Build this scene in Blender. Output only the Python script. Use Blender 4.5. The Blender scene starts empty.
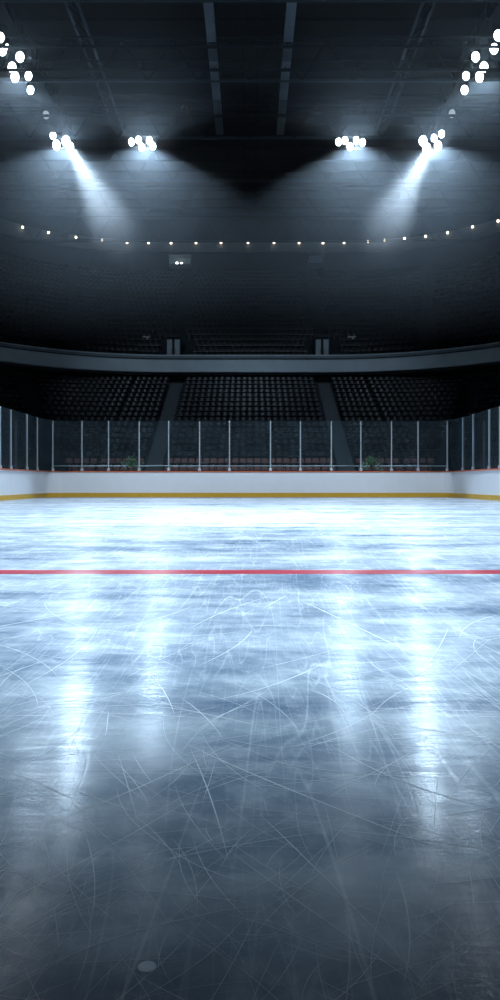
import bpy, bmesh, math, random
from mathutils import Vector, Matrix
random.seed(7)
S = bpy.context.scene
C = S.collection
PI = math.pi
F = 700.0            # focal length in pixels of the 500x1000 frame
YH = 482.0           # horizon row
D = 32.0             # distance to the end boards
H = 15.0 * D / F     # camera height above the ice

def zz(y, d):        # height that shows at row y at distance d
    return H + (YH - y) / F * d
def xx(x, d):
    return (x - 250.0) / F * d

# ------------------------------------------------------------------ materials
def newmat(name):
    m = bpy.data.materials.new(name); m.use_nodes = True
    nt = m.node_tree
    return m, nt, nt.nodes, nt.links, nt.nodes['Principled BSDF']

def plain(name, col, rough=0.5, metal=0.0, var=0.25, scale=6.0, bump=0.0, spec=0.5):
    m, nt, N, L, p = newmat(name)
    tc = N.new('ShaderNodeTexCoord')
    no = N.new('ShaderNodeTexNoise'); no.inputs['Scale'].default_value = scale
    no.inputs['Detail'].default_value = 4
    L.new(tc.outputs['Object'], no.inputs['Vector'])
    mx = N.new('ShaderNodeMix'); mx.data_type = 'RGBA'
    a = [max(0, c * (1 - var)) for c in col]; b = [min(1, c * (1 + var)) for c in col]
    mx.inputs[6].default_value = (*a, 1); mx.inputs[7].default_value = (*b, 1)
    L.new(no.outputs['Fac'], mx.inputs[0]); L.new(mx.outputs[2], p.inputs['Base Color'])
    p.inputs['Roughness'].default_value = rough
    p.inputs['Metallic'].default_value = metal
    p.inputs['Specular IOR Level'].default_value = spec
    if bump:
        bp = N.new('ShaderNodeBump'); bp.inputs['Strength'].default_value = bump
        L.new(no.outputs['Fac'], bp.inputs['Height']); L.new(bp.outputs[0], p.inputs['Normal'])
    return m

def emit(name, col, strength):
    m, nt, N, L, p = newmat(name)
    p.inputs['Base Color'].default_value = (0.8, 0.8, 0.8, 1)
    p.inputs['Emission Color'].default_value = (*col, 1)
    p.inputs['Emission Strength'].default_value = strength
    m.cycles.emission_sampling = 'NONE'
    return m

M = {}
M['board'] = plain('white_board', (0.74, 0.79, 0.84), 0.35, var=0.05, scale=2)
M['kick'] = plain('yellow_kick_plate', (0.60, 0.36, 0.03), 0.4, var=0.15, scale=5)
M['cap'] = plain('orange_cap_rail', (0.55, 0.14, 0.07), 0.4, var=0.15, scale=5)
M['post'] = plain('aluminium_post', (0.62, 0.68, 0.72), 0.35, metal=0.6, var=0.1)
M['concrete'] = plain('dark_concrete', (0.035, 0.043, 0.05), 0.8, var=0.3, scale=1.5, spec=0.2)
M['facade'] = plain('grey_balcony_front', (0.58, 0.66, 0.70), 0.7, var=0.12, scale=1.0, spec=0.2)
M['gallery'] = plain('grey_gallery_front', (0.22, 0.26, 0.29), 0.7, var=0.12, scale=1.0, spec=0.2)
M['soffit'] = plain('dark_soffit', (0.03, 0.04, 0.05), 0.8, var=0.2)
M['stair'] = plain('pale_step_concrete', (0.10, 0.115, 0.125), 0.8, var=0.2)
M['seat'] = plain('dark_blue_seat_plastic', (0.015, 0.021, 0.028), 0.35, var=0.5, scale=0.9)
M['seat_red'] = plain('dull_red_seat_plastic', (0.26, 0.13, 0.12), 0.4, var=0.35, scale=0.9)
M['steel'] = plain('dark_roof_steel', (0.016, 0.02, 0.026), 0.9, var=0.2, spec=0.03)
M['chord'] = plain('dull_chord_steel', (0.05, 0.064, 0.078), 0.9, var=0.2, spec=0.02)
M['duct2'] = plain('dull_tray_steel', (0.10, 0.125, 0.15), 0.5, metal=0.4, var=0.3)
M['duct'] = plain('pale_tray_steel', (0.22, 0.27, 0.32), 0.45, metal=0.4, var=0.3, scale=0.8)
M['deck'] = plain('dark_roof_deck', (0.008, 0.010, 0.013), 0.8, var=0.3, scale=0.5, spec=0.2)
M['rubber'] = plain('dark_rubber_floor', (0.03, 0.035, 0.04), 0.8, var=0.2)
M['housing'] = plain('dark_lamp_housing', (0.05, 0.06, 0.07), 0.4, metal=0.5)
M['door'] = plain('pale_door_panel', (0.42, 0.48, 0.51), 0.6, var=0.15)
M['case'] = plain('pale_case', (0.85, 0.88, 0.88), 0.5, var=0.1)
M['green'] = plain('green_leaf', (0.10, 0.20, 0.07), 0.6, var=0.5, scale=8)
M['lens'] = emit('lit_flood_lens', (0.86, 0.94, 1.0), 26.0)
M['lens_dim'] = emit('faint_flood_lens', (0.80, 0.9, 1.0), 0.35)
M['bulb'] = emit('warm_bulb', (1.0, 0.82, 0.62), 5.0)
M['boothlamp'] = emit('booth_lamp_glow', (0.9, 0.95, 0.9), 6.0)

def glass_mat():
    m, nt, N, L, p = newmat('clear_rink_glass')
    out = N['Material Output']; N.remove(p)
    tr = N.new('ShaderNodeBsdfTransparent'); tr.inputs[0].default_value = (0.86, 0.93, 0.95, 1)
    gl = N.new('ShaderNodeBsdfGlossy'); gl.inputs['Roughness'].default_value = 0.06
    df = N.new('ShaderNodeBsdfDiffuse'); df.inputs[0].default_value = (0.36, 0.52, 0.64, 1)
    fr = N.new('ShaderNodeFresnel'); fr.inputs[0].default_value = 1.5
    m1 = N.new('ShaderNodeMixShader'); L.new(fr.outputs[0], m1.inputs[0])
    L.new(tr.outputs[0], m1.inputs[1]); L.new(gl.outputs[0], m1.inputs[2])
    tc = N.new('ShaderNodeTexCoord'); no = N.new('ShaderNodeTexNoise')
    no.inputs['Scale'].default_value = 1.3; L.new(tc.outputs['Object'], no.inputs['Vector'])
    mp = N.new('ShaderNodeMapRange'); mp.inputs[3].default_value = 0.0; mp.inputs[4].default_value = 0.065
    L.new(no.outputs['Fac'], mp.inputs[0])
    m2 = N.new('ShaderNodeMixShader'); L.new(mp.outputs[0], m2.inputs[0])
    L.new(m1.outputs[0], m2.inputs[1]); L.new(df.outputs[0], m2.inputs[2])
    L.new(m2.outputs[0], out.inputs[0])
    return m
M['glass'] = glass_mat()

def ice_nodes(name, base_dark, base_light, frost):
    m, nt, N, L, p = newmat(name)
    tc = N.new('ShaderNodeTexCoord')
    def mapping(rot, scl, loc=(0, 0, 0)):
        mp = N.new('ShaderNodeMapping')
        mp.inputs['Rotation'].default_value = (0, 0, rot)
        mp.inputs['Scale'].default_value = scl
        mp.inputs['Location'].default_value = loc
        L.new(tc.outputs['Object'], mp.inputs['Vector']); return mp
    def noise(vec, scale, detail=3, rough=0.5, dist=0.0):
        n = N.new('ShaderNodeTexNoise'); n.inputs['Scale'].default_value = scale
        n.inputs['Detail'].default_value = detail; n.inputs['Roughness'].default_value = rough
        n.inputs['Distortion'].default_value = dist
        L.new(vec.outputs[0], n.inputs['Vector']); return n
    def math_(op, a, b=None, clamp=False):
        n = N.new('ShaderNodeMath'); n.operation = op; n.use_clamp = clamp
        for i, v in enumerate((a, b)):
            if v is None: continue
            if isinstance(v, (int, float)): n.inputs[i].default_value = v
            else: L.new(v, n.inputs[i])
        return n.outputs[0]
    def mrange(v, a, b, c, d):
        n = N.new('ShaderNodeMapRange'); n.clamp = True
        for i, q in zip((1, 2, 3, 4), (a, b, c, d)): n.inputs[i].default_value = q
        L.new(v, n.inputs[0]); return n.outputs[0]
    # thin curved skate cuts: contour lines of stretched noise, at several angles and sizes
    total = None
    for rot, sx, sy, w, amp in ((0.35, 3.2, 0.25, .004, .5), (-0.6, 2.8, 0.2, .004, .5), (1.2, 3.6, 0.3, .004, .4),
                                (0.9, 7.0, 0.5, .006, .4), (-1.1, 8.0, 0.6, .006, .4), (2.2, 12.0, 0.8, .010, .35),
                                (-0.2, 14.0, 0.9, .010, .35), (1.57, 2.0, 0.15, .003, .5), (0.1, 20.0, 1.2, .014, .3), (-0.9, 22.0, 1.3, .014, .3)):
        n = noise(mapping(rot, (sx, sy, 1), (rot * 7, rot * 3, 0)), 1.0, 0.6, 0.4, 0.0)
        dlt = math_('ABSOLUTE', math_('SUBTRACT', n.outputs['Fac'], 0.5))
        ln = math_('MULTIPLY', mrange(dlt, 0.0, w, 1.0, 0.0), amp * .6)
        gate = noise(mapping(rot + 1, (0.8, 0.8, 1), (rot * 11, 5, 0)), 1.0, 2)
        ln = math_('MULTIPLY', ln, mrange(gate.outputs['Fac'], 0.42, 0.62, 0.0, 1.0))
        total = ln if total is None else math_('ADD', total, ln)
    # frosty snow sweeps drawn across the ice and cloudy patches
    sweep = noise(mapping(0.06, (0.22, 1.1, 1)), 1.0, 6, 0.62, 0.6)
    sweep2 = noise(mapping(-0.25, (0.9, 4.0, 1), (3, 1, 0)), 1.0, 6, 0.65, 0.8)
    cloud = noise(mapping(0.5, (2.2, 2.2, 1), (8, 2, 0)), 1.0, 7, 0.62)
    speck = noise(mapping(0.0, (42, 42, 1)), 1.0, 6, 0.75)
    mott = noise(mapping(0.7, (9, 9, 1), (2, 7, 0)), 1.0, 8, 0.72, 0.5)
    fr = math_('ADD', math_('MULTIPLY', mrange(sweep.outputs['Fac'], .38, .68, 0, 1), .50),
               math_('MULTIPLY', mrange(sweep2.outputs['Fac'], .42, .72, 0, 1), .34))
    fr = math_('ADD', fr, math_('MULTIPLY', mrange(cloud.outputs['Fac'], .45, .72, 0, 1), .30))
    fr = math_('ADD', fr, math_('MULTIPLY', mrange(speck.outputs['Fac'], .56, .76, 0, 1), .30))
    fr = math_('ADD', fr, math_('MULTIPLY', mrange(mott.outputs['Fac'], .47, .68, 0, 1), .26))
    allf = math_('ADD', math_('MULTIPLY', fr, frost), total, True)
    mx = N.new('ShaderNodeMix'); mx.data_type = 'RGBA'
    mx.inputs[6].default_value = (*base_dark, 1); mx.inputs[7].default_value = (*base_light, 1)
    L.new(allf, mx.inputs[0]); L.new(mx.outputs[2], p.inputs['Base Color'])
    p.inputs['IOR'].default_value = 1.31; p.inputs['Specular IOR Level'].default_value = .5
    # the resurfacer's fine grooves run across the rink, so gloss stretches along it
    p.inputs['Anisotropic'].default_value = .80
    tg = N.new('ShaderNodeCombineXYZ'); tg.inputs[1].default_value = 1.0; L.new(tg.outputs[0], p.inputs['Tangent'])
    rg = mrange(math_('ADD', cloud.outputs['Fac'], math_('MULTIPLY', total, 0.5)), 0.3, 0.8, 0.14, 0.25)
    L.new(rg, p.inputs['Roughness'])
    p.inputs['Coat Weight'].default_value = 0.30
    p.inputs['Coat IOR'].default_value = 1.31
    rc = mrange(math_('ADD', cloud.outputs['Fac'], math_('MULTIPLY', total, 0.5)), 0.3, 0.8, 0.28, 0.40)
    L.new(rc, p.inputs['Coat Roughness'])
    # gentle ripples and gouges
    rip = noise(mapping(0.05, (4, 18, 1)), 1.0, 4, 0.5, 0.3)
    hh = math_('ADD', math_('MULTIPLY', rip.outputs['Fac'], 0.010), math_('MULTIPLY', total, -0.0012))
    hh = math_('ADD', hh, math_('MULTIPLY', speck.outputs['Fac'], 0.0007))
    bp = N.new('ShaderNodeBump'); bp.inputs['Strength'].default_value = 0.17; bp.inputs['Distance'].default_value = 1.0
    L.new(hh, bp.inputs['Height'])
    L.new(bp.outputs[0], p.inputs['Normal']); L.new(bp.outputs[0], p.inputs['Coat Normal'])
    return m
M['ice'] = ice_nodes('scratched_ice', (0.045, 0.10, 0.175), (0.72, 0.80, 0.86), 0.76)
M['redice'] = ice_nodes('red_paint_under_ice', (0.30, 0.008, 0.022), (0.42, 0.05, 0.085), 0.6)
M['scratch'] = plain('white_ice_scratch', (0.62, 0.70, 0.76), 0.5, var=0.3, scale=3)
_p = M['scratch'].node_tree.nodes['Principled BSDF']; _p.inputs['Coat Weight'].default_value = 1.0; _p.inputs['Coat Roughness'].default_value = .30; _p.inputs['IOR'].default_value = 1.33; _p.inputs['Coat IOR'].default_value = 1.31
M['drop'] = plain('pale_frozen_drop', (0.60, 0.68, 0.74), 0.6, var=0.1, scale=60)

# ------------------------------------------------------------------ mesh helpers
class MB:
    def __init__(self): self.v = []; self.f = []
    def add(self, vs, fs):
        o = len(self.v); self.v += [tuple(v) for v in vs]; self.f += [tuple(i + o for i in f) for f in fs]; return self
    def box(self, c, s, rot=None):
        hx, hy, hz = s[0] / 2, s[1] / 2, s[2] / 2
        vs = [Vector((x, y, z)) for x in (-hx, hx) for y in (-hy, hy) for z in (-hz, hz)]
        if rot is not None: vs = [rot @ v for v in vs]
        vs = [v + Vector(c) for v in vs]
        return self.add(vs, [(0, 1, 3, 2), (4, 6, 7, 5), (0, 4, 5, 1), (2, 3, 7, 6), (0, 2, 6, 4), (1, 5, 7, 3)])
    def bar(self, a, b, w, h=None, sides=4):
        a, b = Vector(a), Vector(b); h = h or w
        z = (b - a).normalized(); up = Vector((0, 0, 1)) if abs(z.z) < .95 else Vector((0, 1, 0))
        x = z.cross(up).normalized(); y = x.cross(z)
        vs = []
        for e in (a, b):
            for k in range(sides):
                t = 2 * PI * (k + .5) / sides; q = 1 / math.cos(PI / sides)
                vs.append(e + x * math.cos(t) * w / 2 * q + y * math.sin(t) * h / 2 * q)
        fs = [(k, (k + 1) % sides, sides + (k + 1) % sides, sides + k) for k in range(sides)]
        fs += [tuple(range(sides))[::-1], tuple(range(sides, 2 * sides))]
        return self.add(vs, fs)
    def lathe(self, prof, n=16, mat=None, cap=True):
        vs = []; fs = []
        for r, z in prof:
            for k in range(n):
                t = 2 * PI * k / n; vs.append(Vector((r * math.cos(t), r * math.sin(t), z)))
        for i in range(len(prof) - 1):
            for k in range(n):
                fs.append((i * n + k, i * n + (k + 1) % n, (i + 1) * n + (k + 1) % n, (i + 1) * n + k))
        if cap: fs += [tuple(range(n))[::-1], tuple(range((len(prof) - 1) * n, len(prof) * n))]
        if mat is not None: vs = [mat @ v for v in vs]
        return self.add(vs, fs)
    def loft(self, rings, closed_ends=True):     # rings: cross sections along a path (closed loops)
        n = len(rings[0]); vs = [p for r in rings for p in r]; fs = []
        for i in range(len(rings) - 1):
            for k in range(n):
                fs.append((i * n + k, i * n + (k + 1) % n, (i + 1) * n + (k + 1) % n, (i + 1) * n + k))
        if closed_ends: fs += [tuple(range(n))[::-1], tuple(range((len(rings) - 1) * n, len(rings) * n))]
        return self.add(vs, fs)
    def build(self, name, mat, parent=None, smooth=False, bevel=0.0):
        me = bpy.data.meshes.new(name); me.from_pydata(self.v, [], self.f); me.update()
        bm = bmesh.new(); bm.from_mesh(me); bmesh.ops.recalc_face_normals(bm, faces=bm.faces)
        bm.to_mesh(me); bm.free()
        if smooth: me.polygons.foreach_set('use_smooth', [True] * len(me.polygons))
        o = bpy.data.objects.new(name, me); C.objects.link(o)
        me.materials.append(mat)
        if parent is not None: o.parent = parent
        if bevel:
            b = o.modifiers.new('bevel', 'BEVEL'); b.width = bevel; b.segments = 2; b.limit_method = 'ANGLE'
        return o

def tag(o, label=None, cat=None, group=None, kind=None):
    if label: o['label'] = label
    if cat: o['category'] = cat
    if group: o['group'] = group
    if kind: o['kind'] = kind
    return o
def empty(name, loc=(0, 0, 0), label=None, cat=None, group=None, kind=None):
    o = bpy.data.objects.new(name, None); C.objects.link(o); o.location = loc
    o.empty_display_size = .2
    return tag(o, label, cat, group, kind)
def copy_tree(o, parent=None):
    c = o.copy(); C.objects.link(c)
    if parent is not None: c.parent = parent
    for ch in list(o.children): copy_tree(ch, c)
    return c
ORD = ['first', 'second', 'third', 'fourth', 'fifth', 'sixth', 'seventh', 'eighth', 'ninth', 'tenth', 'eleventh']

# plan curve of a stand: straight across the end, rounded corners, straight back along both sides
def plan(d0, cx, cd, y0, na=14):
    R = d0 - cd; pts = []
    ys = [y0 + (cd - y0) * k / 4 for k in range(4)]
    for y in ys: pts.append((-(cx + R), y))
    for k in range(na + 1):
        t = PI - k / na * PI / 2
        pts.append((-cx + R * math.cos(t), cd + R * math.sin(t)))
    for k in range(1, 4): pts.append((-cx + 2 * cx * k / 4, d0))
    for k in range(na + 1):
        t = PI / 2 - k / na * PI / 2
        pts.append((cx + R * math.cos(t), cd + R * math.sin(t)))
    for y in ys[::-1]: pts.append((cx + R, y))
    return pts

# ------------------------------------------------------------------ ice, floor
def grid_slab(x0, x1, y0, y1, z0, z1):
    b = MB(); b.box(((x0 + x1) / 2, (y0 + y1) / 2, (z0 + z1) / 2), (x1 - x0, y1 - y0, z1 - z0)); return b
RW = 9.15            # half width of the ice
ice = grid_slab(-RW - .06, RW + .06, -6, D + .06, -.08, 0.0).build('floor', M['ice'])
tag(ice, 'scratched blue white sheet of ice filling the rink', 'ice', kind='structure')
LD = F * H / 90.0
rl = grid_slab(-RW, RW, LD - .115, LD + .115, -.01, 0.0012).build('trim_1', M['redice'])
tag(rl, 'straight red line painted across the ice', 'line', kind='structure')
gf = MB()
gf.box((0, (D + .12 + 60) / 2, -.05), (80, 60 - D - .12, .1))
for s in (-1, 1): gf.box((s * (RW + .12 + 40) / 2, (D + .12 - 6) / 2, -.05), (40 - RW - .12, D + .12 + 6, .1))
tag(gf.build('ground', M['rubber']), 'dark floor around the rink behind the boards', 'floor', kind='structure')

# ------------------------------------------------------------------ boards
CR = 0.75
def rink_path(off):
    p = [(-RW - off, -4.0), (-RW - off, 6.0), (-RW - off, 16.0), (-RW - off, 24.0)]
    for k in range(9):
        t = PI - k / 8 * PI / 2
        p.append((-(RW - CR) + (CR + off) * math.cos(t), D - CR + (CR + off) * math.sin(t)))
    p += [(-4, D + off), (0, D + off), (4, D + off)]
    for k in range(9):
        t = PI / 2 - k / 8 * PI / 2
        p.append(((RW - CR) + (CR + off) * math.cos(t), D - CR + (CR + off) * math.sin(t)))
    p += [(RW + off, 24.0), (RW + off, 16.0), (RW + off, 6.0), (RW + off, -4.0)]
    return p
def rail(offs, zs, name, mat, parent):
    a, b = rink_path(offs[0]), rink_path(offs[1])
    rings = [[(p[0], p[1], zs[0]), (q[0], q[1], zs[0]), (q[0], q[1], zs[1]), (p[0], p[1], zs[1])] for p, q in zip(a, b)]
    return MB().loft(rings).build(name, mat, parent)
BT = zz(471, D)      # top of boards
GT = zz(421, D)      # top of glass
boards = empty('rink_boards', (0, D, 0), 'white dasher boards with yellow kick plate curving around the rink', 'boards')
def kid(o, par):
    o.matrix_parent_inverse = Matrix.Translation(-Vector(par.location)); return o
kid(rail((0.0, .11), (.19, BT - .055), 'board_panel', M['board'], boards), boards)
tag(kid(rail((-.015, .10), (.0, .19), 'kick_plate', M['kick'], boards), boards), 'yellow kick plate along the ice')
tag(kid(rail((-.03, .16), (BT - .055, BT), 'cap_rail', M['cap'], boards), boards), 'orange red cap rail')

# glass posts and panes
us = [20.5, 50.5, 81.5, 111, 141.7, 168.3]
end_posts = [(u * D / F, D + .06, 0) for u in us]
end_posts.append((RW - CR + (CR + .06) * math.cos(PI / 4), D - CR + (CR + .06) * math.sin(PI / 4), -PI / 4))
side_posts = [(RW + .06, y, -PI / 2) for y in (30.3, 28.9, 26.95, 25.8, 24.5, 23.2, 21.9, 20.6, 19.3)]
half = end_posts + side_posts
proto = None
postb = MB(); postb.box((0, 0, (GT - BT) / 2), (.052, .07, GT - BT)); 
def post_proto():
    e = empty('glass_post')
    b = MB(); b.box((0, 0, (GT - BT) / 2), (.05, .05, GT - BT)); b.build('upright', M['post'], e, bevel=.006)
    b = MB(); b.box((0, 0, .06), (.12, .10, .12)); b.build('bracket', M['post'], e, bevel=.008)
    return e
pp = post_proto(); first = True
visible_side = {0: 'just past the corner', 1: 'second past the corner', 2: 'third past the corner', 3: 'fourth past the corner'}
for s, sn in ((-1, 'left'), (1, 'right')):
    for i, (x, y, a) in enumerate(half):
        o = pp if first else copy_tree(pp); first = False
        o.location = (s * x, y, BT); o.rotation_euler = (0, 0, s * a)
        if i < 6: lab = 'silver post between end glass panes, %s to the %s of the centre pane' % (ORD[i], sn)
        elif i == 6: lab = 'silver post holding the rink glass at the far %s corner' % sn
        else: lab = 'silver post in the %s side glass, %s from the far corner' % (sn, ORD[i - 7])
        tag(o, lab, 'post', 'glass posts on the boards')
def pane(a, b, label):
    a, b = Vector(a), Vector(b); c = (a + b) / 2; dv = b - a; L_ = dv.length - .056
    ang = math.atan2(dv.y, dv.x)
    m = MB(); m.box((0, 0, (GT - BT) / 2), (L_, .014, GT - BT - .004))
    o = m.build('glass_screen', M['glass']); o.location = (c.x, c.y, BT + .002); o.rotation_euler = (0, 0, ang)
    tag(o, label, 'glass', 'glass panes above the boards')
pane((-half[0][0], half[0][1], 0), (half[0][0], half[0][1], 0), 'wide clear glass pane at the centre of the end boards')
for s, sn in ((-1, 'left'), (1, 'right')):
    for i in range(len(half) - 1):
        a, b = half[i], half[i + 1]
        if i < 5: lab = 'clear end glass pane, %s to the %s of the centre pane' % (ORD[i], sn)
        elif i == 5: lab = 'clear glass pane just before the far %s corner post' % sn
        elif i == 6: lab = 'clear glass pane just past the far %s corner post' % sn
        else: lab = 'clear side glass pane on the %s, %s past the corner pane' % (sn, ORD[i - 7])
        pane((s * a[0], a[1], 0), (s * b[0], b[1], 0), lab)

# ------------------------------------------------------------------ lower stand
NL = 18
def lrow(i):
    d = 40 + .8 * i
    return d, 9.0, 36.0, 26.0
LZ0, LR = .95, .42
def terrace(rowf, n, z0, rise, base, name, mat, label):
    b = MB()
    prof = []
    for i in range(n + 1):
        p = plan(*rowf(i))
        zl = base if i == 0 else z0 + rise * (i - 1)
        zt = z0 + rise * min(i, n - 1)
        prof.append([(x, y, zl) for x, y in p]); prof.append([(x, y, zt) for x, y in p])
    nn = len(prof[0]); vs = [v for r in prof for v in r]; fs = []
    for i in range(len(prof) - 1):
        for k in range(nn - 1): fs.append((i * nn + k, i * nn + k + 1, (i + 1) * nn + k + 1, (i + 1) * nn + k))
    b.add(vs, fs)
    return tag(b.build(name, mat), label, 'stand', kind='structure')
terrace(lrow, NL, LZ0, LR, 0.0, 'trim_2', M['concrete'], 'dark stepped concrete of the lower seating tier')

seat_v = MB()
def seat_geo():
    b = MB()
    # curved backrest
    rings = []
    for k in range(5):
        t = (k - 2) / 2; x = t * .18; y = .20 - .05 * t * t * 1.0
        rings.append([(x, y - .0, .49), (x, y + .035, .49), (x, y + .065, .73 - .04 * t * t), (x, y + .03, .73 - .04 * t * t)])
    b.loft(rings)
    rings = []
    for k in range(3):
        x = (k - 1) * .20; z = .43 + (.02 if k != 1 else 0)
        rings.append([(x, -.22, z), (x, .20, z - .03), (x, .20, z), (x, -.22, z + .035)])
    b.loft(rings)
    b.box((0, .05, .21), (.05, .22, .42))
    return b
sg = seat_geo()
def row_positions(rowf, i, pitch, aisles, back=.35):
    d, cx, cd, y0 = rowf(i); d += back
    R = d - cd; out = []
    n = int((2 * cx) / pitch)
    for k in range(n):
        x = (k - (n - 1) / 2) * pitch
        if any(abs(abs(x) - a) < .55 for a in aisles): continue
        out.append((x, d, 0.0))
    na = int(R * PI / 2 / pitch)
    for s in (-1, 1):
        for k in range(na):
            t = (k + .5) / na * PI / 2
            if abs(t * R - .45 * R) < .55 or abs(t * R - 1.05 * R) < .55: continue
            out.append((s * (cx + R * math.sin(t)), cd + R * math.cos(t), -s * t))
        for k in range(int((cd - y0) / pitch)):
            out.append((s * (cx + R), cd - (k + .5) * pitch, -s * PI / 2))
    return out
AISLE = [5.68]
spots = []
for i in range(NL):
    for (x, y, a) in row_positions(lrow, i, .43, AISLE):
        spots.append((i, x, y, LZ0 + LR * i, a))
def in_view(x, y, m=0): return abs(x) * F / y < 252 + m
front = [s for s in spots if in_view(s[1], s[2])]
front.sort(key=lambda s: (s[0], abs(s[1])))
indiv = front[:300]; iset = set(indiv)
seat_blue = sg.build('stadium_seat', M['seat']); seat_red = sg.build('stadium_seat', M['seat_red'])
fb = fr_ = True
for (i, x, y, z, a) in indiv:
    red = i < 2
    if red:
        o = seat_red if fr_ else seat_red.copy(); 
        if not fr_: C.objects.link(o)
        fr_ = False
        tag(o, 'dull red stadium seat in the two lowest rows behind the glass', 'seat', 'dull red seats in the lowest rows')
    else:
        o = seat_blue if fb else seat_blue.copy()
        if not fb: C.objects.link(o)
        fb = False
        tag(o, 'dark blue stadium seat just above the dull red rows behind the glass', 'seat', 'dark blue seats behind the glass')
    o.location = (x, y, z); o.rotation_euler = (0, 0, a)
def seat_mass(sp, name, mat, label):
    b = MB(); fs0 = sg.f
    for (i, x, y, z, a) in sp:
        c, s = math.cos(a), math.sin(a)
        b.add([(x + v[0] * c - v[1] * s, y + v[0] * s + v[1] * c, z + v[2]) for v in sg.v], fs0)
    me = bpy.data.meshes.new(name); me.from_pydata(b.v, [], b.f); me.update(); me.materials.append(mat)
    o = bpy.data.objects.new(name, me); C.objects.link(o)
    return tag(o, label, 'seats', kind='stuff')
seat_mass([s for s in spots if s not in iset and in_view(s[1], s[2], 90)], 'lower_tier_seats', M['seat'],
          'mass of dark seats in the upper rows of the lower tier')

# aisle steps in the lower stand
for s, sn in ((-1, 'left'), (1, 'right')):
    b = MB()
    for i in range(NL):
        d = 40 + .8 * i
        z = LZ0 + LR * i
        b.box((0, d + .40, z + .015), (.95, .86, .03)); b.box((0, d + .60, z + LR / 4), (.95, .40, LR / 2)); b.box((0, d - .015, z - LR / 4), (.95, .03, LR / 2))
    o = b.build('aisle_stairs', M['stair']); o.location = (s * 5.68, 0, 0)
    tag(o, 'pale flight of aisle steps through the lower tier, %s of centre' % sn, 'stairs', 'aisle steps of the lower tier')

# rail in front of the first row
fr = empty('front_rail', (0, 39.3, 0), 'thin grey handrail in front of the lowest seats behind the glass', 'rail')
b = MB(); b.bar((-12, 0, zz(466, 39.3)), (12, 0, zz(466, 39.3)), .06, sides=8); b.build('handrail', M['post'], fr)
for k in range(13):
    b = MB(); b.bar((-12 + 2 * k, 0, 0), (-12 + 2 * k, 0, zz(466, 39.3)), .05, sides=8); b.build('rail_post', M['steel'], fr)

# leafy plants seen through the glass
def plant(px, label):
    e = empty('potted_plant', (xx(px, 38), 38, 0), label, 'plant', 'potted plants behind the glass')
    MB().lathe([(.16, 0), (.22, .45), (.24, .5), (.20, .5), (.19, .44)], 14).build('pot', M['steel'], e, smooth=True)
    b = MB(); b.bar((0, 0, .4), (0, 0, 1.5), .04, sides=6)
    b.build('stem', M['steel'], e)
    b = MB(); rnd = random.Random(int(px))
    for k in range(90):
        th = rnd.random() * 2 * PI; ph = rnd.uniform(-.6, 1.2); r = rnd.uniform(.1, .55)
        c = Vector((r * math.cos(th) * math.cos(ph), r * math.sin(th) * math.cos(ph), 1.55 + r * 1.1 * math.sin(ph)))
        dr = (c - Vector((0, 0, 1.3))).normalized(); sd = dr.cross(Vector((0, 0, 1))).normalized() * .05
        up = sd.cross(dr).normalized() * .012
        b.add([c, c + dr * .11 + sd, c + dr * .25, c + dr * .11 - sd, c + dr * .11 + up * 2], [(0, 1, 4), (1, 2, 4), (2, 3, 4), (3, 0, 4), (0, 3, 2, 1)])
    b.build('foliage', M['green'], e)
plant(133, 'leafy green potted plant behind the end glass, left of centre')
plant(371, 'leafy green potted plant behind the end glass, right of centre')

# ------------------------------------------------------------------ balcony
BD = 54.0
def band(d0, cx, cd, y0, z0, z1, th, name, mat, parent=None):
    a = plan(d0, cx, cd, y0, 24); c = plan(d0 + th, cx, cd, y0, 24)
    rings = [[(p[0], p[1], z0), (q[0], q[1], z0), (q[0], q[1], z1), (p[0], p[1], z1)] for p, q in zip(a, c)]
    return MB().loft(rings).build(name, mat, parent)
zb0, zb1, zb2 = zz(372, BD), zz(359.5, BD), zz(354.5, BD)
bal = empty('balcony_front', (0, 0, 0), 'long grey curved balcony front between the lower and upper tiers', 'balcony')
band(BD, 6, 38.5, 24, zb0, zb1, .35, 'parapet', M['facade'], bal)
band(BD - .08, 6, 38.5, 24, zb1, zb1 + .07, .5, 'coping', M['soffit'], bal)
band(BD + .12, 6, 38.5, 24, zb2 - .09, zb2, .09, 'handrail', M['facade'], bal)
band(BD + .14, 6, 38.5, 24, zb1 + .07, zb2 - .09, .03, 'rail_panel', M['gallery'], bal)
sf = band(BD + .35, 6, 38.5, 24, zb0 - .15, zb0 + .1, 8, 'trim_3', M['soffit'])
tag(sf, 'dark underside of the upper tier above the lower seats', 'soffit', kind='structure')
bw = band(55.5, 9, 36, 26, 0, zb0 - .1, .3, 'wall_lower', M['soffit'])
tag(bw, 'dark wall at the back of the lower tier', 'wall', kind='structure')

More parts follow.
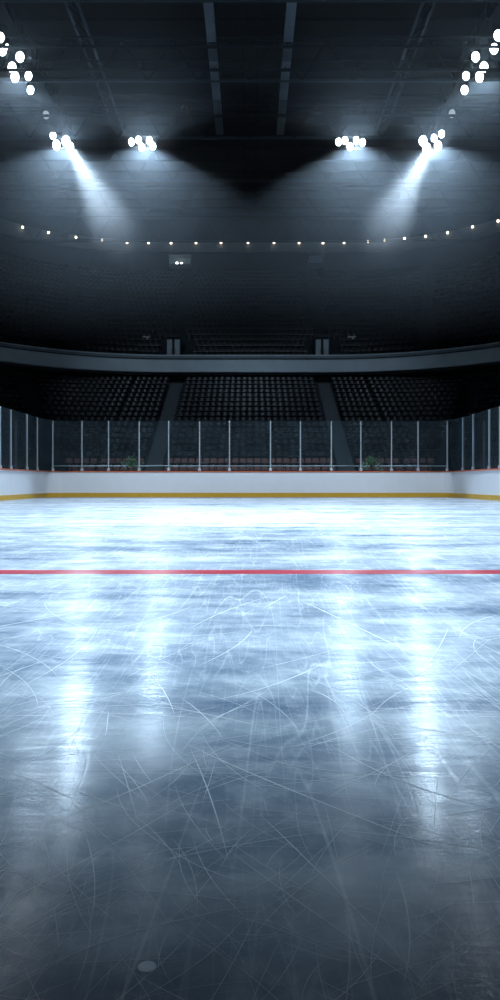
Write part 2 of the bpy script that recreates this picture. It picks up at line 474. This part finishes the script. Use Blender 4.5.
# ------------------------------------------------------------------ upper stand
NU = 18
def urow(i):
    t = i / NU
    return 55.3 + 15.2 * t, 6 + 4.8 * t, 38.5 + 16.7 * t, 27.0
UZ0 = zz(357, 55.3); UR = (zz(267, 69.7) - .8 - UZ0) / (NU - 1)
terrace(urow, NU, UZ0, UR, zb0, 'trim_4', M['concrete'], 'dark steep stepped concrete of the upper seating tier')
uspots = []
for i in range(NU):
    for (x, y, a) in row_positions(urow, i, .46, [6.0]):
        if in_view(x, y, 60):
            if i < 3 and abs(abs(x) - 6.0) < 1.4: continue
            if i == 3 and abs(abs(x) - 8.35) < .8: continue
            uspots.append((i, x, y, UZ0 + UR * i, a))
seat_mass(uspots, 'upper_tier_seats', M['seat'], 'mass of dark seats filling the steep upper tier')
for s, sn in ((-1, 'left'), (1, 'right')):
    b = MB()
    for i in range(3, NU):
        d = 55.3 + 15.2 * i / NU
        z = UZ0 + UR * i
        b.box((0, d + .42, z + .015), (.95, .88, .03)); b.box((0, d + .63, z + UR / 4), (.95, .42, UR / 2)); b.box((0, d - .015, z - UR / 4), (.95, .03, UR / 2))
    o = b.build('aisle_stairs', M['concrete']); o.location = (s * 6.0, 0, 0)
    tag(o, 'dark flight of aisle steps through the upper tier, %s of centre' % sn, 'stairs', 'aisle steps of the upper tier')
    # doorway with two pale door leaves
    px = 173 if s < 0 else 322.5
    e = empty('tier_doorway', (xx(px, 55.0), 55.05, zb1 - .2), 'pale double doorway at the foot of the upper tier, %s of centre' % sn, 'doorway', 'doorways of the upper tier')
    b = MB(); w = 1.15; h_ = zz(337, 55) - zb1 + .2
    b.box((-w / 2, .25, h_ / 2), (.10, .5, h_)); b.box((w / 2, .25, h_ / 2), (.10, .5, h_)); b.box((0, .25, h_ + .12), (w + .25, .5, .24))
    b.box((0, .52, h_ / 2), (w, .06, h_)); b.build('portal', M['concrete'], e)
    for q in (-1, 1):
        b = MB(); b.box((q * .30, .2, h_ / 2 - .06), (.40, .05, h_ - .16)); dl = b.build('door_leaf', M['door'], e, bevel=.01)
        b = MB(); b.bar((q * .16, .15, h_ * .40), (q * .16, .15, h_ * .58), .03, sides=8); b.build('push_bar', M['steel'], dl)
    # pale equipment case standing on the seats rows
    cx_ = 146.5 if s < 0 else 351.5
    i = 3; d = 55.3 + 15.2 * i / NU
    e = empty('equipment_case', (xx(cx_, d), d + .02, UZ0 + UR * i + .02), 'small pale case standing among the upper seats %s of the doorway' % ('left' if s < 0 else 'right'), 'case', 'pale cases in the upper tier')
    zc = zz(339.5, d) - (UZ0 + UR * i + .02)
    b = MB()
    for q in (-1, 1):
        b.bar((q * .28, 0, 0), (q * .28, 0, zc), .05)
    b.build('stand', M['steel'], e)
    b = MB(); b.box((0, 0, zc + .12), (.66, .4, .24)); bx = b.build('case_body', M['case'], e, bevel=.03)
    for q in (-1, 1):
        b = MB(); b.lathe([(.10, zc + .24), (.12, zc + .3), (.08, zc + .46), (.03, zc + .5)], 10, Matrix.Translation((q * .22, 0, 0))); b.build('knob', M['gallery'], e, smooth=True)

# ------------------------------------------------------------------ gallery front with its string of lamps
GD = 72.0
gz0, gz1 = zz(252, GD), zz(240, GD)
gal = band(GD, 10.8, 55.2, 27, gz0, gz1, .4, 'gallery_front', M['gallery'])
tag(gal, 'grey curved gallery front below the roof carrying a string of small lamps', 'gallery')
gw = band(GD + .4, 10.8, 55.2, 27, UZ0 + UR * (NU - 1) - 1, 29, .3, 'wall_back', M['soffit'])
tag(gw, 'dark wall behind the upper tier', 'wall', kind='structure')
lampx = [22.5, 48.5, 76, 102, 127, 148.5, 171, 196, 221, 248, 274, 299, 323, 344, 368, 384.5, 404.5, 425.5, 447.5, 472.5, 498]
lampy = [228, 233.3, 238, 241, 243.2, 243.5, 243.7, 243.5, 243.3, 243.3, 243.5, 243.5, 243.6, 243.4, 242.3, 241, 239.2, 237, 233.5, 227.6, 221.8]
gp = plan(GD, 10.8, 55.2, 27, 60)
def on_path(px):
    u = (px - 250) / F
    for (x0, y0), (x1, y1) in zip(gp, gp[1:]):
        f0, f1 = x0 - u * y0, x1 - u * y1
        if f0 <= 0 <= f1 and y0 > 40:
            t = -f0 / (f1 - f0 + 1e-9); return x0 + (x1 - x0) * t, y0 + (y1 - y0) * t
    return u * GD, GD
def rim_lamp():
    e = empty('rim_lamp')
    MB().lathe([(.10, .16), (.15, .12), (.16, -.02), (.10, -.06)], 12).build('housing', M['housing'], e, smooth=True)
    b = MB(); b.lathe([(.02, .11), (.08, .09), (.11, .03), (.115, -.04), (.08, -.1), (.02, -.12)], 14, Matrix.Translation((0, -.1, 0))); b.build('bulb', M['bulb'], e, smooth=True)
    return e
rl0 = rim_lamp()
for i, (px, py) in enumerate(zip(lampx, lampy)):
    x, y = on_path(px); o = rl0 if i == 0 else copy_tree(rl0)
    n = Vector((-x, -y, 0)).normalized() * .14
    o.location = (x + n.x, y + n.y, min(max(zz(py, y), gz0 + .15), gz1 - .1)); o.rotation_euler = (0, 0, math.atan2(-x, y))
    if i == 9: lab = 'small warm lamp on the gallery front at the centre of the string'
    elif i < 9: lab = 'small warm lamp on the gallery front, %s to the left of centre' % ORD[8 - i]
    else: lab = 'small warm lamp on the gallery front, %s to the right of centre' % ORD[i - 10]
    tag(o, lab, 'lamp', 'string of small lamps on the gallery front')
# booths under the gallery
for (x0, x1, y0, y1, lit, lab) in ((169, 191, 255, 267, True, 'small lit booth hanging below the gallery front, left of centre'),
                                   (308, 324, 253, 266, False, 'small unlit pale booth hanging below the gallery front, right of centre')):
    d = 70.9; e = empty('press_booth', (xx((x0 + x1) / 2, d), d, zz(y1, d)), lab, 'booth')
    w = (x1 - x0) / F * d; h_ = (y1 - y0) / F * d
    b = MB(); b.box((0, .9, h_ / 2), (w, .06, h_)); b.build('back_wall', M['door'], e)
    for q in (-1, 1):
        b = MB(); b.box((q * (w / 2 - .03), .45, h_ / 2), (.06, .9, h_)); b.build('side_wall', M['gallery'], e)
    b = MB(); b.box((0, .45, h_ + .04), (w + .1, 1.0, .08)); b.build('roof', M['gallery'], e)
    b = MB(); b.box((0, .42, .03), (w, .95, .06)); b.box((0, 0, .16), (w, .05, .3)); b.build('counter', M['gallery'], e)
    if lit:
        for q, r in ((-.32, .13), (.12, .10)):
            b = MB(); b.lathe([(.02, -r), (r * .8, -r * .6), (r, 0), (r * .8, r * .6), (.02, r)], 12, Matrix.Translation((q, .12, .42))); tag(b.build('desk_lamp', M['boothlamp'], e, smooth=True), 'glowing lamp in the booth')

# ------------------------------------------------------------------ outer walls and roof
RZ = 27.8
for s, sn in ((-1, 'left'), (1, 'right')):
    w = grid_slab(s * 34, s * 34 + .3 * s, -8, 76, 0, RZ + 1).build('wall_' + sn, M['soffit'])
    tag(w, 'dark outer wall on the %s' % sn, 'wall', kind='structure')
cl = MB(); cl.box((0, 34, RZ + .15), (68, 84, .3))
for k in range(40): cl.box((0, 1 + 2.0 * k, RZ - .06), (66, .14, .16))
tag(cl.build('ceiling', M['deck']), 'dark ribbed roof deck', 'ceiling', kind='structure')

TZ = zz(140, 47.7)   # lower chord level
def cross_truss(d, lab):
    e = empty('roof_truss', (0, d, TZ), lab, 'truss', 'roof trusses across the hall')
    W = 30; wb = .08 if d < 50 else .03
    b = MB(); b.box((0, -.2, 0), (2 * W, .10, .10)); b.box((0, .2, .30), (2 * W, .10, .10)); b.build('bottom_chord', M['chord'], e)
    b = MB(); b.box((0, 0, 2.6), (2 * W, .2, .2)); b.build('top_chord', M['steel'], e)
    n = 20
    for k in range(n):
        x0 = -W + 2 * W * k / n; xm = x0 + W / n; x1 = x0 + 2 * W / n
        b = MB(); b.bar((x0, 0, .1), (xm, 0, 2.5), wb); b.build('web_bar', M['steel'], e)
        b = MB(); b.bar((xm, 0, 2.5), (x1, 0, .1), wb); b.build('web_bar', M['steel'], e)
names = ['nearest roof truss crossing the top edge of view', 'second roof truss from the top edge of view', 'roof truss the two middle flood banks hang from',
         'faint roof truss just beyond the middle flood banks', 'faint roof truss second beyond the flood banks', 'faint farthest roof truss next to the gallery']
for d, l in zip((34.1, 40.9, 47.7, 54.5, 61.3, 68.1), names): cross_truss(d, l)
# purlins
for j, (d, l) in enumerate(((37.2, 'thin roof purlin between the first and second trusses'), (39.3, 'thin roof purlin just before the second truss'), (44.2, 'thin roof purlin between second truss and flood bank truss'))):
    b = MB(); b.box((0, 0, 0), (56, .09, .14)); b.box((0, 0, .5), (56, .05, .06))
    for k in range(29): b.box((-28 + 2 * k, 0, .25), (.05, .05, .5))
    o = b.build('roof_purlin', M['steel']); o.location = (0, d, zz(70, 39.3)); tag(o, l, 'purlin', 'roof purlins')
# longitudinal lattice girders
for s, sn in ((-1, 'left'), (1, 'right')):
    e = empty('lattice_girder', (s * 9.1, 33, TZ + .6), 'dark lattice girder running away along the roof, %s of centre' % sn, 'girder', 'lattice girders along the roof')
    b = MB(); b.box((-.5 * s, 0, 0), (.13, 30, .14)); b.build('lower_chord', M['chord'], e)
    b = MB(); b.box((.5 * s, 0, 1.1), (.13, 30, .14)); b.build('upper_chord', M['chord'], e)
    b = MB()
    for k in range(20):
        y = -15 + 1.5 * k
        b.bar((-.5 * s, y, 0), (.5 * s, y + .75, 1.1), .06); b.bar((.5 * s, y + .75, 1.1), (-.5 * s, y + 1.5, 0), .06)
    b.build('lattice', M['steel'], e)
    # cable tray with lighter panels
    e = empty('cable_tray', (s * 2.03, 34.0, zz(4, 34.1)), 'pale segmented cable tray running along the roof, %s of centre' % sn, 'tray', 'cable trays along the roof')
    for k, (y0, y1, dz) in enumerate(((0, 1.7, 0), (1.8, 3.1, .05), (3.2, 4.7, -.02), (4.8, 6.6, .04), (6.7, 8.6, 0), (8.7, 10.6, .03), (10.7, 12.9, 0))):
        b = MB(); yc = (y0 + y1) / 2
        b.box((0, yc, dz), (.46, y1 - y0, .05)); b.box((-.23, yc, dz + .1), (.03, y1 - y0, .2)); b.box((.23, yc, dz + .1), (.03, y1 - y0, .2))
        b.build('tray_panel', M['duct2'] if k in (2, 5, 6) else M['duct'], e)
    for k in range(5):
        b = MB(); b.bar((-.2, 1 + 2.8 * k, .1), (-.2, 1 + 2.8 * k, RZ - zz(4, 34.1)), .03); b.bar((.2, 1 + 2.8 * k, .1), (.2, 1 + 2.8 * k, RZ - zz(4, 34.1)), .03); b.build('hanger', M['steel'], e)
    o = MB().bar((0, 0, 0), (0, 26, 0), .10, .16).build('roof_stringer', M['steel']); o.location = (s * .42, 34, TZ + 1.2)
    tag(o, 'thin steel stringer beside the roof centre line, on the %s' % sn, 'stringer', 'roof stringers')
    # catwalk carrying the side floods
    e = empty('lighting_catwalk', (s * 13.1, 28, TZ + 1.15), 'dark catwalk carrying the row of floodlights on the %s' % sn, 'catwalk', 'lighting catwalks')
    b = MB(); b.box((0, 11, 0), (.9, 24, .08)); b.build('deck', M['steel'], e)
    for q in (-1, 1):
        b = MB(); b.box((q * .45, 11, .5), (.05, 24, .05)); b.box((q * .45, 11, 1.0), (.05, 24, .05))
        for k in range(17): b.box((q * .45, -1 + 1.5 * k, .5), (.05, .05, 1.0))
        b.build('railing', M['steel'], e)
    b = MB()
    for k in range(5): b.bar((0, 0 + 5 * k, 0), (0, 0 + 5 * k, RZ - TZ - 1.15), .06)
    b.build('hanger', M['steel'], e)

# ------------------------------------------------------------------ floodlights
def flood(lens_mat, r=.24):
    e = empty('flood_light')
    # axis +Z points out of the lens
    MB().lathe([(.06, -.50), (.12, -.46), (r * .75, -.22), (r, -.02), (r * 1.07, -.02), (r * 1.07, .03), (r * .98, .03), (r * .96, -.01)], 20).build('housing', M['housing'], e, smooth=True)
    tag(MB().lathe([(.02, .05), (r * .5, .045), (r * .8, .02), (r * .95, -.005), (r * .9, -.03), (.02, -.03)], 20).build('lens', lens_mat, e, smooth=True), 'glowing lens')
    b = MB()
    for q in (-1, 1): b.bar((q * (r + .06), 0, -.15), (q * (r + .06), .55, -.2), .035)
    b.bar((-(r + .07), .55, -.2), ((r + .07), .55, -.2), .04)
    b.build('yoke', M['steel'], e)
    return e
fl = flood(M['lens']); fl_used = False
fdim = flood(M['lens_dim']); fd_used = False
def place_flood(px, py, d, label, group, aim=(0, 8, 0), scale=1.0, dim=False):
    global fl_used, fd_used
    if dim:
        o = fdim if not fd_used else copy_tree(fdim); fd_used = True
    else:
        o = fl if not fl_used else copy_tree(fl); fl_used = True
    p = Vector((xx(px, d), d, zz(py, d))); o.location = p
    zax = (Vector(aim) - p).normalized(); xax = Vector((0, 0, 1)).cross(zax).normalized(); yax = zax.cross(xax)
    o.rotation_euler = Matrix((xax, yax, zax)).transposed().to_euler(); o.scale = (scale * .80, scale * 1.02, scale * .8)
    tag(o, label, 'floodlight', group); return p
INL = [(131.5, 142, 'leftmost'), (138.5, 140, 'upper second'), (141.5, 147, 'lower middle'), (149.5, 140.5, 'upper right'), (153, 146, 'lower right')]
for x, y, w in INL: place_flood(x, y, 47.4, 'blazing floodlight, %s lamp of the five-lamp bank on the left of the middle truss' % w, 'floodlights of the left middle bank')
INR = [(338.5, 142, 'leftmost'), (345, 140.5, 'upper second'), (350, 146.5, 'lower middle'), (356, 140.5, 'upper fourth'), (362.5, 142.5, 'rightmost')]
for x, y, w in INR: place_flood(x, y, 47.4, 'blazing floodlight, %s lamp of the five-lamp bank on the right of the middle truss' % w, 'floodlights of the right middle bank')
for x, y, sc, w in ((53, 135.5, 1.0, 'small upper left'), (56.5, 145, 1.3, 'lower left'), (66, 141, 1.35, 'upper right'), (70, 147, 1.25, 'lower right')):
    place_flood(x, y, 46.9, 'blazing floodlight, %s lamp at the far end of the left catwalk' % w, 'floodlights at the end of the left catwalk', (1, 10, 0), sc)
for x, y, sc, w in ((423, 141, 1.35, 'upper left'), (426.5, 148, 1.3, 'lower left'), (434, 138, 1.0, 'middle upper'), (438, 146, 1.25, 'lower right'), (441.5, 134, 1.0, 'small topmost')):
    place_flood(x, y, 46.9, 'blazing floodlight, %s lamp at the far end of the right catwalk' % w, 'floodlights at the end of the right catwalk', (-1, 10, 0), sc)
SL = [(0.5, 37.5, 1.0, 'topmost'), (2.5, 50.5, 1.1, 'second from top'), (7, 46.5, .5, 'very small'), (20, 57, 1.15, 'inner top'),
      (12.0, 67.5, 1.15, 'upper lamp of the bright pair'), (15, 77, 1.15, 'lower lamp of the bright pair'), (28.5, 76, 1.0, 'inner middle'), (30.5, 90, 1.0, 'lowest lit')]
SR = [(498, 35.5, 1.1, 'topmost'), (494, 49, 1.1, 'second from top'), (475.5, 57, 1.1, 'inner top'),
      (484, 67, 1.15, 'upper lamp of the bright pair'), (479.5, 77, 1.15, 'lower lamp of the bright pair'), (466, 76, 1.0, 'inner middle'), (464.5, 90, 1.05, 'lowest lit')]
for lst, sn in ((SL, 'left'), (SR, 'right')):
    for x, y, sc, w in lst:
        d = (TZ + .1 - H) * F / (YH - y)
        place_flood(x, y, d, 'bright floodlight along the %s catwalk, %s' % (sn, w), 'floodlights along the %s catwalk' % sn, (3 if sn == 'left' else -3, 14, 0), sc)
place_flood(46, 115, (TZ + .1 - H) * F / (YH - 115), 'faint nearly unlit floodlight near the end of the left catwalk', 'faint floodlights', (-6, 20, 0), 1.1, True)
place_flood(452, 113.5, (TZ + .1 - H) * F / (YH - 113.5), 'faint nearly unlit floodlight near the end of the right catwalk', 'faint floodlights', (6, 20, 0), 1.1, True)

# ------------------------------------------------------------------ light
def spot(name, loc, aim, watts, cone, blend=.5, r=.3, col=(.84, .93, 1.0)):
    l = bpy.data.lights.new(name, 'SPOT'); l.energy = watts; l.spot_size = math.radians(cone); l.spot_blend = blend
    l.shadow_soft_size = r; l.color = col
    o = bpy.data.objects.new(name, l); C.objects.link(o); o.location = loc
    o.rotation_euler = (Vector(aim) - Vector(loc)).to_track_quat('-Z', 'Y').to_euler(); return o
def lamp_point(px, py, d, fwd=.5):
    p = Vector((xx(px, d), d, zz(py, d))); return p + (Vector((0, 8, 0)) - p).normalized() * fwd
K = 1.0
COL = (.60, .80, 1.0)
def stray(name, p, watts):
    # spill that leaves the lamps over the stands opposite, above the near ice
    h = math.hypot(p.x, p.y)
    return spot(name, p, (p.x * .15, 0, p.z - h * math.tan(math.radians(.5))), watts, 50.4, .2, .2, COL)
def cut_spot(name, p, px, ycut, halfdeg, watts, blend, r):
    # flood whose beam ends on the ice just where row ycut lies, spreading away from the viewer
    d = F * H / (ycut - YH); g = Vector((xx(px, d), d, 0)); hd = Vector((g.x - p.x, g.y - p.y, 0)); L_ = hd.length; hd.normalize()
    ang = math.atan2(p.z, L_) + math.radians(halfdeg)
    aim = Vector((p.x, p.y, 0)) + hd * (p.z / math.tan(ang))
    return spot(name, p, aim, watts, 2 * halfdeg, blend, r, COL)
for s in (-1, 1):
    cut_spot('middle_bank_spot', lamp_point(250 + s * 105, 143.5, 47.4), 250 + s * 103, 735, 24, 12500 * K, .016, .22)
    cut_spot('corner_bank_spot', lamp_point(250 + s * 186, 143.5, 46.9), 250 + s * 177, 772, 22, 13500 * K, .014, .25)
    cut_spot('catwalk_spot', lamp_point(250 + s * 234, 72, 39.8), 250 + s * 230, 850, 16, 6500 * K, .015, .25)
    # narrow visible beam of the corner bank
    spot('beam_spot', lamp_point(250 + s * 182, 144, 46.9), (s * -.5, 13, 0), 210000 * K, 7, .9, .2, (.75, .88, 1))
    # stray light of each bank glowing in the haze around it
    for px_, py_, d_, w_ in ((105, 143.5, 47.0, 2600), (186, 143.5, 46.4, 2600), (234, 72, 39.4, 800)): stray('bank_stray_light', lamp_point(250 + s * px_, py_, d_, .45), w_)
    spot('side_beam_spot', lamp_point(250 + s * 236, 76, 39.8), (s * -9, 22, 0), 14000 * K, 12, .8, .25, COL)
    # unseen roof lamps towards the end boards, then added fill spots, all above the frame
    for y in (10, 18): spot('rink_roof_spot', (s * 4, y, TZ), (s * 4, y + 14, 0), 7000 * K, 54, .7, .5, (.82, .91, 1))
    for y in (13, 20): spot('ice_fill_spot', (s * 4.5, y, TZ), (s * 4.5, y, 0), 24000 * K, 54, .6, .5, (.83, .92, 1))  # unseen fill added to brighten the middle and far ice
    spot('near_ice_fill_spot', (s * 3, 11, TZ), (s * 3, 11, 0), 27000 * K, 47.8, .34, .5, (.66, .84, 1))  # added fill, cone edge set so the ice darkens towards the camera
    spot('cross_rink_fill_spot', (s * 5, 14, TZ), (-s * 9, 27, .6), 5000 * K, 34, .8, .5, (.82, .91, 1))  # extra light added to lift the side boards near the corners
    spot('hall_fill_spot', (s * 8, 14, TZ), (s * 5, 54, 6), 6500 * K, 28, .9, .5, COL)  # unseen fill added to bring out the balcony front and seats
w = bpy.data.worlds.new('World'); S.world = w; w.use_nodes = True
w.node_tree.nodes['Background'].inputs[0].default_value = (.35, .55, .8, 1)
w.node_tree.nodes['Background'].inputs[1].default_value = .004

# haze hanging in the hall
hm = bpy.data.materials.new('thin_haze'); hm.use_nodes = True
N = hm.node_tree.nodes; L = hm.node_tree.links
N.remove(N['Principled BSDF'])
vs = N.new('ShaderNodeVolumeScatter'); vs.inputs['Color'].default_value = (.80, .90, 1, 1)
vs.inputs['Density'].default_value = .0019; vs.inputs['Anisotropy'].default_value = .72
L.new(vs.outputs[0], N['Material Output'].inputs['Volume'])
hz = grid_slab(-33, 33, 29, 71.0, 9.0, RZ - .3).build('haze', hm)
tag(hz, 'thin bluish haze hanging under the roof', 'haze', kind='stuff')

# ------------------------------------------------------------------ marks on the ice
def ground(px, py):
    d = F * H / (py - YH); return Vector((xx(px, d), d, 0))
sb = MB()
def ribbon(pts, w0):
    vs = []; fs = []
    n = len(pts)
    for i, p in enumerate(pts):
        t = (pts[min(i + 1, n - 1)] - pts[max(i - 1, 0)]).normalized(); sd = Vector((-t.y, t.x, 0))
        ww = w0 * (1 - abs(2 * i / (n - 1) - 1) ** 3 * .9) / 2
        vs += [p + sd * ww + Vector((0, 0, .0008)), p - sd * ww + Vector((0, 0, .0008)), p + Vector((0, 0, .0008 + ww * .12))]
    for i in range(n - 1):
        a = 3 * i; fs += [(a, a + 2, a + 5, a + 3), (a + 2, a + 1, a + 4, a + 5)]
    sb.add(vs, fs)
def stroke(pp, w0, n=14):
    P = [ground(*p) for p in pp]; out = []
    for k in range(n + 1):
        t = k / n
        if len(P) == 2: out.append(P[0].lerp(P[1], t))
        else: out.append(P[0] * (1 - t) ** 2 + P[1] * 2 * t * (1 - t) + P[2] * t * t)
    ribbon(out, w0)
STROKES = [(((183, 742), (245, 775), (500, 872)), .0035), (((190, 748), (215, 800), (228, 860)), .0025), (((60, 820), (140, 790), (235, 742)), .003),
           (((260, 815), (330, 880), (430, 990)), .003), (((395, 870), (420, 930), (403, 985)), .0025), (((228, 850), (300, 905), (440, 1000)), .0022),
           (((0, 905), (90, 860), (190, 800)), .0025), (((330, 830), (400, 835), (500, 852)), .0028), (((310, 690), (345, 700), (352, 730)), .004),
           (((300, 600), (385, 640), (415, 655)), .006), (((120, 870), (250, 840), (330, 832)), .002), (((80, 820), (105, 880), (88, 930)), .002),
           (((20, 980), (120, 925), (260, 905)), .002), (((330, 745), (400, 790), (500, 810)), .003), (((215, 700), (275, 690), (330, 660)), .004)]
for pts, w0 in STROKES: stroke(pts, w0)
rnd = random.Random(11)
for k in range(380):
    y = 600 + 400 * rnd.random() ** 0.8; x = rnd.uniform(-40, 540)
    p = ground(x, y); a = rnd.uniform(0, PI); ln = rnd.uniform(.06, .5) * (p.y / 1.5); bend = rnd.uniform(-.35, .35)
    dv = Vector((math.cos(a), math.sin(a), 0)); nv = Vector((-dv.y, dv.x, 0))
    pts = [p + dv * ln * (t - .5) + nv * ln * bend * (t * (1 - t)) for t in [q / 9 for q in range(10)]]
    if min(q.y for q in pts) < .7: continue
    ribbon(pts, rnd.uniform(.0006, .0018) * (p.y / 1.4))
tag(sb.build('skate_scratches', M['scratch']), 'fine white skate cuts criss-crossing the near ice', 'scratches', kind='stuff')
g = ground(147, 967)
b = MB(); b.lathe([(.0135, 0.0), (.0128, .0008), (.011, .0012), (.006, .0014), (.001, .0015)], 24)
o = b.build('frozen_drop', M['drop'], smooth=True); o.location = g; o.scale = (1, .92, 1)
tag(o, 'small round pale frozen drop on the near ice at lower left', 'ice drop')

# ------------------------------------------------------------------ camera, view
cam = bpy.data.cameras.new('camera'); co = bpy.data.objects.new('camera', cam); C.objects.link(co)
co.location = (0, 0, H); co.rotation_euler = (PI / 2, 0, 0)
cam.sensor_fit = 'VERTICAL'; cam.sensor_height = 36; cam.lens = 36 * F / 1000
cam.shift_y = -(500 - YH) / 1000.0; cam.clip_end = 300; cam.clip_start = .02
S.camera = co
v = S.view_settings; S.display_settings.display_device = 'sRGB'
v.view_transform = 'Standard'; v.look = 'None'; v.exposure = 0.0; v.gamma = 1; v.use_curve_mapping = False
S.cycles.use_denoising = True
S.cycles.max_bounces = 8; S.cycles.volume_bounces = 1; S.cycles.transparent_max_bounces = 16
S.cycles.sample_clamp_indirect = 4
